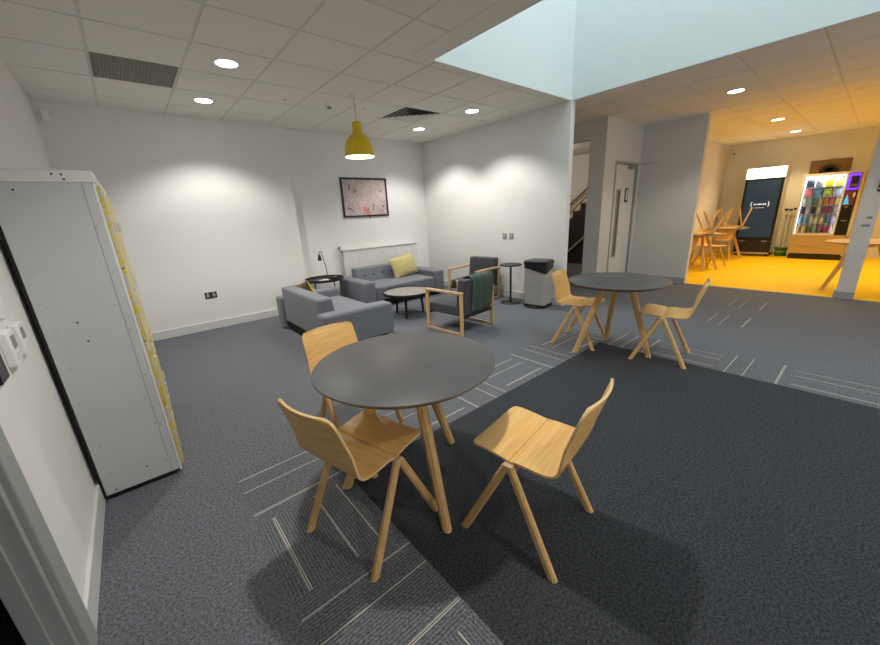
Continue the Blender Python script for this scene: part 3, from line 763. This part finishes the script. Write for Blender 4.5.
# windows added out of view behind the camera, for soft fill light
for k, x in enumerate((1.6, 5.4)):
    wn = thing('window_%d' % (k + 1), 'white framed window in the wall behind the camera', 'window', (x, -4.6, 1.55)); wn['kind'] = 'structure'
    MB().box(-1.5, 1.5, 0, .05, -.85, -.79).box(-1.5, 1.5, 0, .05, .79, .85).box(-1.5, -1.44, 0, .05, -.79, .79).box(1.44, 1.5, 0, .05, -.79, .79).box(-.03, .03, 0, .05, -.79, .79).build('window_frame', M['white'], wn)
    l = bpy.data.lights.new('window_daylight', 'AREA'); l.shape = 'RECTANGLE'; l.size = 2.8; l.size_y = 1.5; l.energy = 22; l.color = (.95, .97, 1.0)  # added area light that lifts the ceiling and walls
    o = bpy.data.objects.new('window_daylight', l); C.objects.link(o); o.location = (x, -4.58, 1.55); o.rotation_euler = (PI / 2, 0, 0)
# stairwell lamp and atrium daylight
l = bpy.data.lights.new('stairwell_lamp', 'POINT'); l.energy = 16; l.color = (1, .88, .72); l.shadow_soft_size = .15
o = bpy.data.objects.new('stairwell_lamp', l); C.objects.link(o); o.location = (7.6, 5.4, 2.5)
l = bpy.data.lights.new('atrium_skylight', 'AREA'); l.shape = 'RECTANGLE'; l.size = 2.1; l.size_y = 5.4; l.energy = 62; l.color = (.86, .97, 1.0)
o = bpy.data.objects.new('atrium_skylight', l); C.objects.link(o); o.location = ((AX0 + AX1) / 2, (AY0 + AY1) / 2, 6.1)

pn = thing('pendant_lamp', 'yellow dome pendant lamp hanging lit above the sofas', 'pendant lamp', (2.285, 4.055, CEIL))
MB().lathe([(0, 0), (.055, 0), (.055, -.025), (.03, -.035), (0, -.035)], n=28).build('ceiling_rose', M['white'], pn)
MB().tube([(0, 0, -.03), (0, 0, -.30)], .003, 8).build('cord', M['grey_plastic'], pn)
prof = [(.0, -.275), (.045, -.277), (.052, -.285), (.054, -.38), (.060, -.395), (.085, -.415), (.125, -.455), (.152, -.51), (.165, -.57), (.170, -.625), (.170, -.645), (.166, -.645), (.160, -.57), (.147, -.512), (.12, -.46), (.082, -.422), (.05, -.40), (.0, -.395)]
MB().lathe(prof, n=48, cap=False).build('lamp_shade', M['lampyellow'], pn)
MB().lathe([(0, -.62), (.155, -.622), (.1655, -.632), (.1655, -.640), (0, -.644)], n=40).build('diffuser', M['bulb'], pn)
spot('pendant_beam', (2.285, 4.055, CEIL - .655), 14, (1, .90, .74), 150, .5, .10)

# air grille tile and four-way diffuser
def cellc(i, j): return (GX + .6 * i + .3, GY + .6 * j + .3)
cx, cy = cellc(0, 3)
gr = thing('air_grille', 'dull brown flat air return grille filling a ceiling tile above the lockers', 'ceiling vent', (cx, cy, CEIL))
gb = MB()
for k in range(24):
    a = -.286 + k * .572 / 23
    gb.box(a - .002, a + .002, -.288, .288, -.004, .006); gb.box(-.288, .288, a - .002, a + .002, -.004, .006)
gb.build('eggcrate', M['grille'], gr)
MB().box(-.289, .289, -.289, .289, .0055, .0068).build('backing', M['grille'], gr)
cx, cy = cellc(5, 3)
vt = thing('air_diffuser', 'square louvred air diffuser in the ceiling right of the pendant lamp', 'ceiling vent', (cx, cy, CEIL))
MB().box(-.289, .289, -.289, .289, .0052, .0068).build('backing', M['duct'], vt)
for k, a in enumerate((.285, .225, .165, .105, .05)):
    i_ = a - .045
    b = MB(); rs = []
    for (w, z) in ((a, -.006), (a - .004, -.004), (i_, .005), (i_ - .002, .005), (a - .008, -.0065)):
        rs.append([(w, w, z), (-w, w, z), (-w, -w, z), (w, -w, z)])
    b.rings(rs, cap=False); b.build('louvre', M['tbar'], vt, smooth=0)
sm = thing('smoke_detector', 'round white smoke detector on the ceiling left of the pendant lamp', 'smoke detector', (2.21, 4.53, CEIL))
MB().lathe([(0, 0), (.052, 0), (.052, -.018), (.04, -.03), (0, -.03)], n=28).build('housing', M['white'], sm)
MB().lathe([(0, -.03), (.028, -.03), (.024, -.048), (0, -.05)], n=24).build('sensor_head', M['grey_plastic'], sm)
for x, y, lab in ((1.72, 4.60, 'tiny ceiling sensor dot left of the smoke detector'), (2.66, 4.48, 'tiny white ceiling fitting right of the pendant cord')):
    q = MB().lathe([(0, 0), (.022, 0), (.018, -.012), (0, -.014)], n=18).build('ceiling_sensor', M['offwhite']); q.location = (x, y, CEIL); tag(q, lab, 'ceiling sensor')

# ------------------------------------------------------------------ stairs seen through the gap
sr = thing('staircase', 'wooden staircase climbing to the right behind the corridor wall', 'staircase', (8.8, 6.28, 0))
for k in range(13):                                            # climbs towards -y
    y = -.20 * k
    MB().box(.02, .95, y - .225, y, .19 * (k + 1) - .04, .19 * (k + 1)).build('tread', M['stair_wood'], sr, bevel=.006)
    MB().box(.03, .95, y - .012, y, .19 * k, .19 * (k + 1) - .04).build('riser', M['oak_leg'], sr)
up = MB(); up.add([(0, .02, 0), (0, -2.6, 0), (0, -2.6, 2.46), (.03, .02, 0), (.03, -2.6, 0), (.03, -2.6, 2.46)], [(0, 1, 2), (3, 5, 4), (0, 3, 4, 1), (1, 4, 5, 2), (2, 5, 3, 0)])
up.build('understair_panel', M['kick'], sr, smooth=0)
MB().beam((.015, .05, .16), (.015, -2.6, 2.66), .05, .05, .05, .05, (1, 0, 0)).build('stringer_cap', M['oak_pale'], sr)
MB().beam((.955, .05, .20), (.955, -2.6, 2.72), .03, .20, .03, .20, (1, 0, 0)).build('wall_stringer', M['kick'], sr)
MB().tube([(.88, -.1, 1.05), (.88, -1.9, 2.55)], .024, 12).build('handrail', M['stair_wood'], sr)
MB().tube([(-.04, -.85, .02), (-.04, -2.0, 1.05)], .022, 10).build('lower_rail', M['oak_pale'], sr)

# ------------------------------------------------------------------ canteen
# drinks fridge, front faces -x
fg = thing('drinks_fridge', 'tall black upright drinks fridge with lit white header and dark blue screen', 'fridge', (12.0, 1.91, 0))
FW = .36
MB().box(.02, .57, -FW, FW, .10, 2.10).build('cabinet', M['offwhite'], fg, bevel=.006)
MB().box(-.012, .02, -FW, FW, 1.86, 2.09).build('header', M['fridge_sign'], fg, bevel=.004)
dr = MB().box(-.02, .02, -FW, FW, .42, 1.855).build('door', M['black_plastic'], fg, bevel=.006)
MB().box(-.024, -.018, -FW + .05, FW - .05, .475, 1.81).build('screen', M['screen_blue'], dr)
wm = MB()
for s in (-1, 1):                                            # curly bracket marks either side of the small wording
    y = s * .145
    for pts in ([(0, .055), (.018 * s, .045), (.018 * s, .012), (.032 * s, 0), (.018 * s, -.012), (.018 * s, -.045), (0, -.055)],):
        wm.tube([(-.027, y + a, 1.26 + b) for a, b in pts], .006, 6)
for k, (w, h) in enumerate(((.02, .03), (.024, .022), (.02, .024), (.026, .03), (.02, .022), (.022, .024), (.018, .03))):
    y = .105 - k * .035
    wm.box(-.028, -.0235, y - w / 2, y + w / 2, 1.26 - h / 2, 1.26 + h / 2)
wm.box(-.026, -.0235, -.09, .09, 1.175, 1.181)
wm.build('screen_mark', M['white_mark'], dr)
MB().box(-.015, .02, -FW, FW, .10, .415).build('lower_grille', M['kick'], fg, bevel=.006)
MB().box(-.022, -.014, .16, .27, .365, .395).box(-.022, -.014, -.27, -.16, .365, .395).build('badge', M['grey_plastic'], fg)
for sx in (.08, .5):
    for sy in (-1, 1): MB().lathe([(0, 0), (.025, 0), (.02, .10), (0, .10)], n=12, c=(sx, sy * .30, 0)).build('foot', M['kick'], fg)
MB().box(-.01, .05, -FW + .02, FW - .02, .06, .105).build('kick_strip', M['steel'], fg)

# vending machine, front faces -x
vm = thing('vending_machine', 'snack vending machine with lit glass front and violet payment panel', 'vending machine', (11.85, .765, 0))
VW = .45; VD = .72
MB().box(.30, VD, -VW, VW, .10, 1.86).box(0, .30, VW - .03, VW, .10, 1.86).box(0, .30, -VW, -VW + .03, .10, 1.86).box(0, .30, -VW + .03, VW - .03, 1.82, 1.86).build('cabinet', M['offwhite'], vm, bevel=.004)
lo = MB().box(-.012, .30, -VW, VW, .13, .545).build('lower_panel', M['bronze'], vm, bevel=.006)
MB().box(-.02, -.011, -.05, VW - .10, .30, .45).build('delivery_flap', M['bronze'], lo, bevel=.005)
MB().box(.02, VD - .02, -VW + .02, VW - .02, 0, .132).build('kick_plate', M['kick'], vm)
MB().box(.285, .30, -.215, .415, .55, 1.815).build('interior_back', M['vend_in'], vm)
MB().box(-.01, .30, -.235, -.215, .55, 1.82).build('divider', M['vend_in'], vm)
MB().box(-.012, .006, .405, .445, .545, 1.86).box(-.012, .006, -.235, -.205, .545, 1.86).box(-.012, .006, -.205, .405, 1.80, 1.86).box(-.012, .006, -.205, .405, .545, .58).build('door_frame', M['offwhite'], vm, bevel=.003)
MB().box(.01, .03, .401, .415, .56, 1.815).box(.01, .03, -.214, -.203, .56, 1.815).box(.01, .05, -.19, .385, 1.79, 1.815).build('light_strip', M['led_white'], vm)
MB().box(-.006, -.002, -.205, .405, .58, 1.80).build('glass_pane', M['glass'], vm)
pa = MB().box(-.012, .30, -VW + .031, -.237, .546, 1.818).build('payment_panel', M['black_plastic'], vm)
MB().box(-.016, -.011, -VW + .04, -.242, 1.48, 1.81).build('violet_header', M['led_violet'], pa)
MB().box(-.020, -.015, -.40, -.28, 1.52, 1.76).build('header_display', M['kick'], pa)
MB().box(-.022, -.017, -.385, -.295, 1.555, 1.595).build('header_mark', M['print_brown'], pa)
MB().box(-.016, -.011, -VW + .05, -.245, 1.17, 1.46).build('keypad_plate', P('red_brown_plate', (.20, .06, .04), .4), pa)
MB().add([(-.018, -.24, 1.20), (-.018, -.335, 1.20), (-.018, -.285, 1.40), (-.013, -.24, 1.20), (-.013, -.335, 1.20), (-.013, -.285, 1.40)], [(0, 1, 2), (3, 5, 4), (0, 3, 4, 1), (1, 4, 5, 2), (2, 5, 3, 0)])
tri = MB(); tri.add([(-.018, -.245, 1.19), (-.018, -.335, 1.19), (-.018, -.285, 1.40), (-.0155, -.245, 1.19), (-.0155, -.335, 1.19), (-.0155, -.285, 1.40)], [(0, 1, 2), (3, 5, 4), (0, 3, 4, 1), (1, 4, 5, 2), (2, 5, 3, 0)])
tri.build('cyan_triangle', M['led_cyan'], pa, smooth=0)
MB().box(-.020, -.015, -.395, -.365, 1.33, 1.42).build('coin_slot', M['offwhite'], pa)
MB().box(-.016, -.011, -.33, -.29, 1.12, 1.15).box(-.016, -.011, -.37, -.28, .84, .865).build('panel_mark', M['grey_plastic'], pa)
# shelves and products
rows = [(1.575, 4), (1.375, 4), (1.19, 7), (1.01, 7), (.80, 7), (.60, 7)]
for z, k in rows: MB().box(.02, .285, -.205, .40, z - .014, z).build('shelf', M['vend_in'], vm)
NAMES = [['dark grey', 'pale grey', 'bright yellow', 'lemon yellow'], ['pink', 'sky blue', 'lime green', 'pale blue'],
         ['pale green', 'mint', 'teal', 'cream', 'orange', 'pink', 'gold'], ['charcoal', 'silver', 'dark blue', 'ivory', 'purple', 'plum', 'grey'],
         ['light blue', 'azure', 'clear', 'white', 'cream', 'blue', 'lilac'], ['amber', 'yellow', 'olive', 'mint', 'mauve', 'magenta', 'pale pink']]
COL = {'dark grey': (.04, .045, .06), 'pale grey': (.42, .42, .42), 'bright yellow': (.85, .70, .02), 'lemon yellow': (.80, .76, .12), 'pink': (.72, .22, .28), 'sky blue': (.10, .34, .66), 'lime green': (.45, .60, .12), 'pale blue': (.50, .62, .74),
       'pale green': (.50, .62, .45), 'mint': (.30, .55, .45), 'teal': (.08, .25, .26), 'cream': (.72, .66, .50), 'orange': (.70, .30, .10), 'gold': (.62, .45, .16), 'charcoal': (.06, .06, .08), 'silver': (.55, .56, .60), 'dark blue': (.05, .07, .20),
       'ivory': (.72, .70, .62), 'purple': (.24, .10, .35), 'plum': (.30, .08, .20), 'grey': (.32, .34, .38), 'light blue': (.20, .48, .78), 'azure': (.12, .42, .75), 'clear': (.62, .68, .70), 'white': (.78, .78, .76), 'blue': (.08, .28, .62), 'lilac': (.50, .45, .72),
       'amber': (.62, .34, .08), 'yellow': (.75, .60, .12), 'olive': (.24, .30, .10), 'mauve': (.42, .25, .38), 'magenta': (.50, .05, .26), 'pale pink': (.70, .48, .52)}
RN = ['top', 'second', 'third', 'fourth', 'fifth', 'bottom']
def packet(w, h, d):
    b = MB(); rs = []
    for z, kx in ((0, .25), (.03, .35), (.25, 1), (.75, 1), (.95, .4), (1, .12)):
        rs.append([(x, y, z * h) for x, y in rrect(d * kx, w * (1 - .06 * (kx > .9)), min(d * kx, w) * .3, 3)])
    return b.rings(rs)
for r_, (z, n) in enumerate(rows):
    for k in range(n):
        cn = NAMES[r_][k]; wslot = .59 / n; y = .395 - wslot * (k + .5)
        base = (11.85 + .075, .765 + y, z)
        if r_ < 2:
            o = packet(.136, .165, .075).build('crisp_packet', colmat(COL[cn])); o.location = base
            tag(o, '%s crisp packet on the %s shelf of the vending machine' % (cn, RN[r_]), 'snack packet', 'crisp packets in the vending machine')
        elif r_ < 4:
            o = packet(.066, .15, .04).build('snack_bar', colmat(COL[cn])); o.location = base; o.rotation_euler = (0, 0, 0)
            tag(o, '%s snack bar on the %s shelf of the vending machine' % (cn, RN[r_]), 'snack bar', 'snack bars in the vending machine')
        else:
            t = thing('drink_bottle', '%s drink bottle on the %s shelf of the vending machine' % (cn, RN[r_]), 'bottle', base, 0, 'bottles in the vending machine')
            MB().lathe([(0, 0), (.033, 0), (.036, .01), (.036, .10), (.014, .135), (.014, .145), (0, .145)], n=14).build('bottle_body', colmat(COL[cn]), t)
            MB().lathe([(0, .145), (.016, .145), (.016, .165), (0, .165)], n=12).build('cap', M['white'], t)
l = bpy.data.lights.new('vending_tube', 'AREA'); l.size = .5; l.size_y = .05; l.shape = 'RECTANGLE'; l.energy = 80; l.color = (.85, .9, 1)
o = bpy.data.objects.new('vending_tube', l); C.objects.link(o); o.location = (11.90, .86, 1.785); o.rotation_euler = (0, math.radians(-15), PI / 2)

# board above the vending machine
bd = thing('wall_board', 'brown board with dark plant shaped print leaning on the wall above the vending machine', 'wall board', (12.585, .90, 1.80))
MB().box(-.012, .012, -.33, .33, 0, .37).build('board', M['print_brown'], bd)
mb = MB()
for k in range(9):
    a = math.radians(18 + k * 18); 
    mb.beam((-.014, 0, .12), (-.014, .19 * math.cos(a), .13 + .17 * math.sin(a)), .05, .004, .02, .004, (0, -math.sin(a), math.cos(a)), ch=.2)
mb.box(-.0155, -.0125, -.16, .16, .05, .17); mb.build('plant_print', M['print_dark'], bd)
# bucket and mops
bk = thing('mop_bucket', 'green plastic mop bucket on the yellow floor between fridge and vending machine', 'bucket', (12.30, 1.385, 0))
MB().lathe([(0, 0), (.105, 0), (.125, .19), (.132, .19), (.132, .205), (.120, .205), (.100, .012), (0, .012)], n=28).build('tub', M['green'], bk)
MB().tube([(-.128 * math.cos(a) * .2 - .13 * math.sin(a), .135 * math.cos(a), .18 - .07 * math.sin(a)) for a in [k * PI / 12 for k in range(13)]], .006, 8).build('handle', M['mop'], bk)
for k, (dy, top) in enumerate(((.075, 1.07), (-.005, 1.06), (-.085, 1.08))):
    t = thing('mop', ['cream handled mop nearest the fridge, leaning in the green bucket', 'cream handled mop in the middle of the green bucket', 'cream handled mop nearest the vending machine in the green bucket'][k], 'mop', (12.30, 1.385, .013), 0, 'mops in the green bucket')
    MB().tube([(0, dy * .6, .03), (.20, dy, top)], .012, 10).build('handle', M['mop'], t)
    MB().beam((.20, dy - .032, top + .02), (.20, dy + .032, top + .02), .05, .05, .05, .05, (0, 0, 1)).build('grip', M['black_plastic'], t)
    MB().lathe([(0, 0), (.03, 0), (.022, .06), (0, .07)], n=12, c=(0, dy * .6, 0)).build('mop_head', M['offwhite'], t)

# canteen tables and upturned chairs
round_table((9.30, 2.36, 0), [(-.30, -.22), (.10, -.36), (.28, .20)], 'round canteen table just inside the yellow floor, an upturned chair on it', group='canteen tables', mats=('tray_grey', 'ply_edge', 'oak_leg'))
round_table((11.35, 2.35, 0), [(-.30, -.22), (.15, -.34), (.20, .30)], 'round canteen table at the back beside the drinks fridge', group='canteen tables', mats=('tray_grey', 'ply_edge', 'oak_leg'))
round_table((8.12, .0, 0), [(-.10, .34), (.05, -.36), (.33, .10)], 'round canteen table half hidden behind the pillar', group='canteen tables', mats=('oak_pale', 'ply_edge', 'oak_leg'))
chair_at(9.27, 2.22, .6, 'plywood chair turned upside down on the front canteen table', rx=PI, z=.742 + .4625, group='canteen chairs')
chair_at(11.36, 2.24, 1.2, 'plywood chair turned upside down on the rear canteen table', rx=PI, z=.742 + .4625, group='canteen chairs')
chair_at(9.85, 1.98 + .28, 2.6, 'plywood chair standing on the yellow floor behind the front canteen table', group='canteen chairs')
# pillar fittings
ps = thing('pillar_notice', 'small black framed notice on the pillar at the right edge', 'sign', (7.48, .015, 1.50))
MB().box(-.010, 0, -.02, .035, -.08, .09).build('frame', M['black_plastic'], ps)
MB().box(-.012, -.009, -.012, .027, -.055, -.035).build('notice_line', M['white'], ps)
for z, y, w, lab in ((1.10, .05, .05, 'upper small plate on the pillar face'), (1.00, .065, .075, 'lower small plate on the pillar face')):
    q = MB().box(-.008, 0, -w / 2, w / 2, -.014, .014).build('pillar_plate', M['grey_plastic'], bevel=.003); q.location = (7.48, y, z); tag(q, lab, 'switch')
cam_s = thing('security_camera', 'tiny white sensor high in the far left corner of the canteen', 'sensor', (12.6, 2.72, 2.55))
MB().box(-.05, 0, -.03, .03, -.04, .04).build('housing', M['white'], cam_s, bevel=.008)
MB().lathe([(0, 0), (.018, 0), (.018, .012), (0, .014)], n=14, mat=Matrix.Translation((-.05, 0, -.01)) @ Matrix.Rotation(-PI / 2, 4, 'Y')).build('lens', M['black_plastic'], cam_s)

# ------------------------------------------------------------------ camera, world, colour
yaw, pit, rol, f = math.radians(50.25161048), math.radians(-16.90146388), math.radians(-2.94135987), 357.76
F = Vector((math.cos(yaw) * math.cos(pit), math.sin(yaw) * math.cos(pit), math.sin(pit)))
R0 = Vector((math.sin(yaw), -math.cos(yaw), 0)); U0 = R0.cross(F)
R_ = R0 * math.cos(rol) + U0 * math.sin(rol); U_ = -R0 * math.sin(rol) + U0 * math.cos(rol)
cam = bpy.data.cameras.new('camera'); co = bpy.data.objects.new('camera', cam); C.objects.link(co)
co.matrix_world = Matrix(((R_.x, U_.x, -F.x, 0), (R_.y, U_.y, -F.y, 0), (R_.z, U_.z, -F.z, 1.425), (0, 0, 0, 1)))
cam.sensor_fit = 'HORIZONTAL'; cam.sensor_width = 36; cam.lens = f * 36 / 880; cam.clip_start = .02
sc = bpy.context.scene; sc.camera = co
w = bpy.data.worlds.new('world'); sc.world = w; w.use_nodes = True
w.node_tree.nodes['Background'].inputs[0].default_value = (.5, .55, .6, 1); w.node_tree.nodes['Background'].inputs[1].default_value = .05
sc.view_settings.view_transform = 'Standard'; sc.view_settings.look = 'None'; sc.view_settings.gamma = 1; sc.view_settings.use_curve_mapping = False
sc.view_settings.exposure = 0.95
sc.cycles.max_bounces = 8; sc.cycles.diffuse_bounces = 5; sc.cycles.sample_clamp_indirect = 6
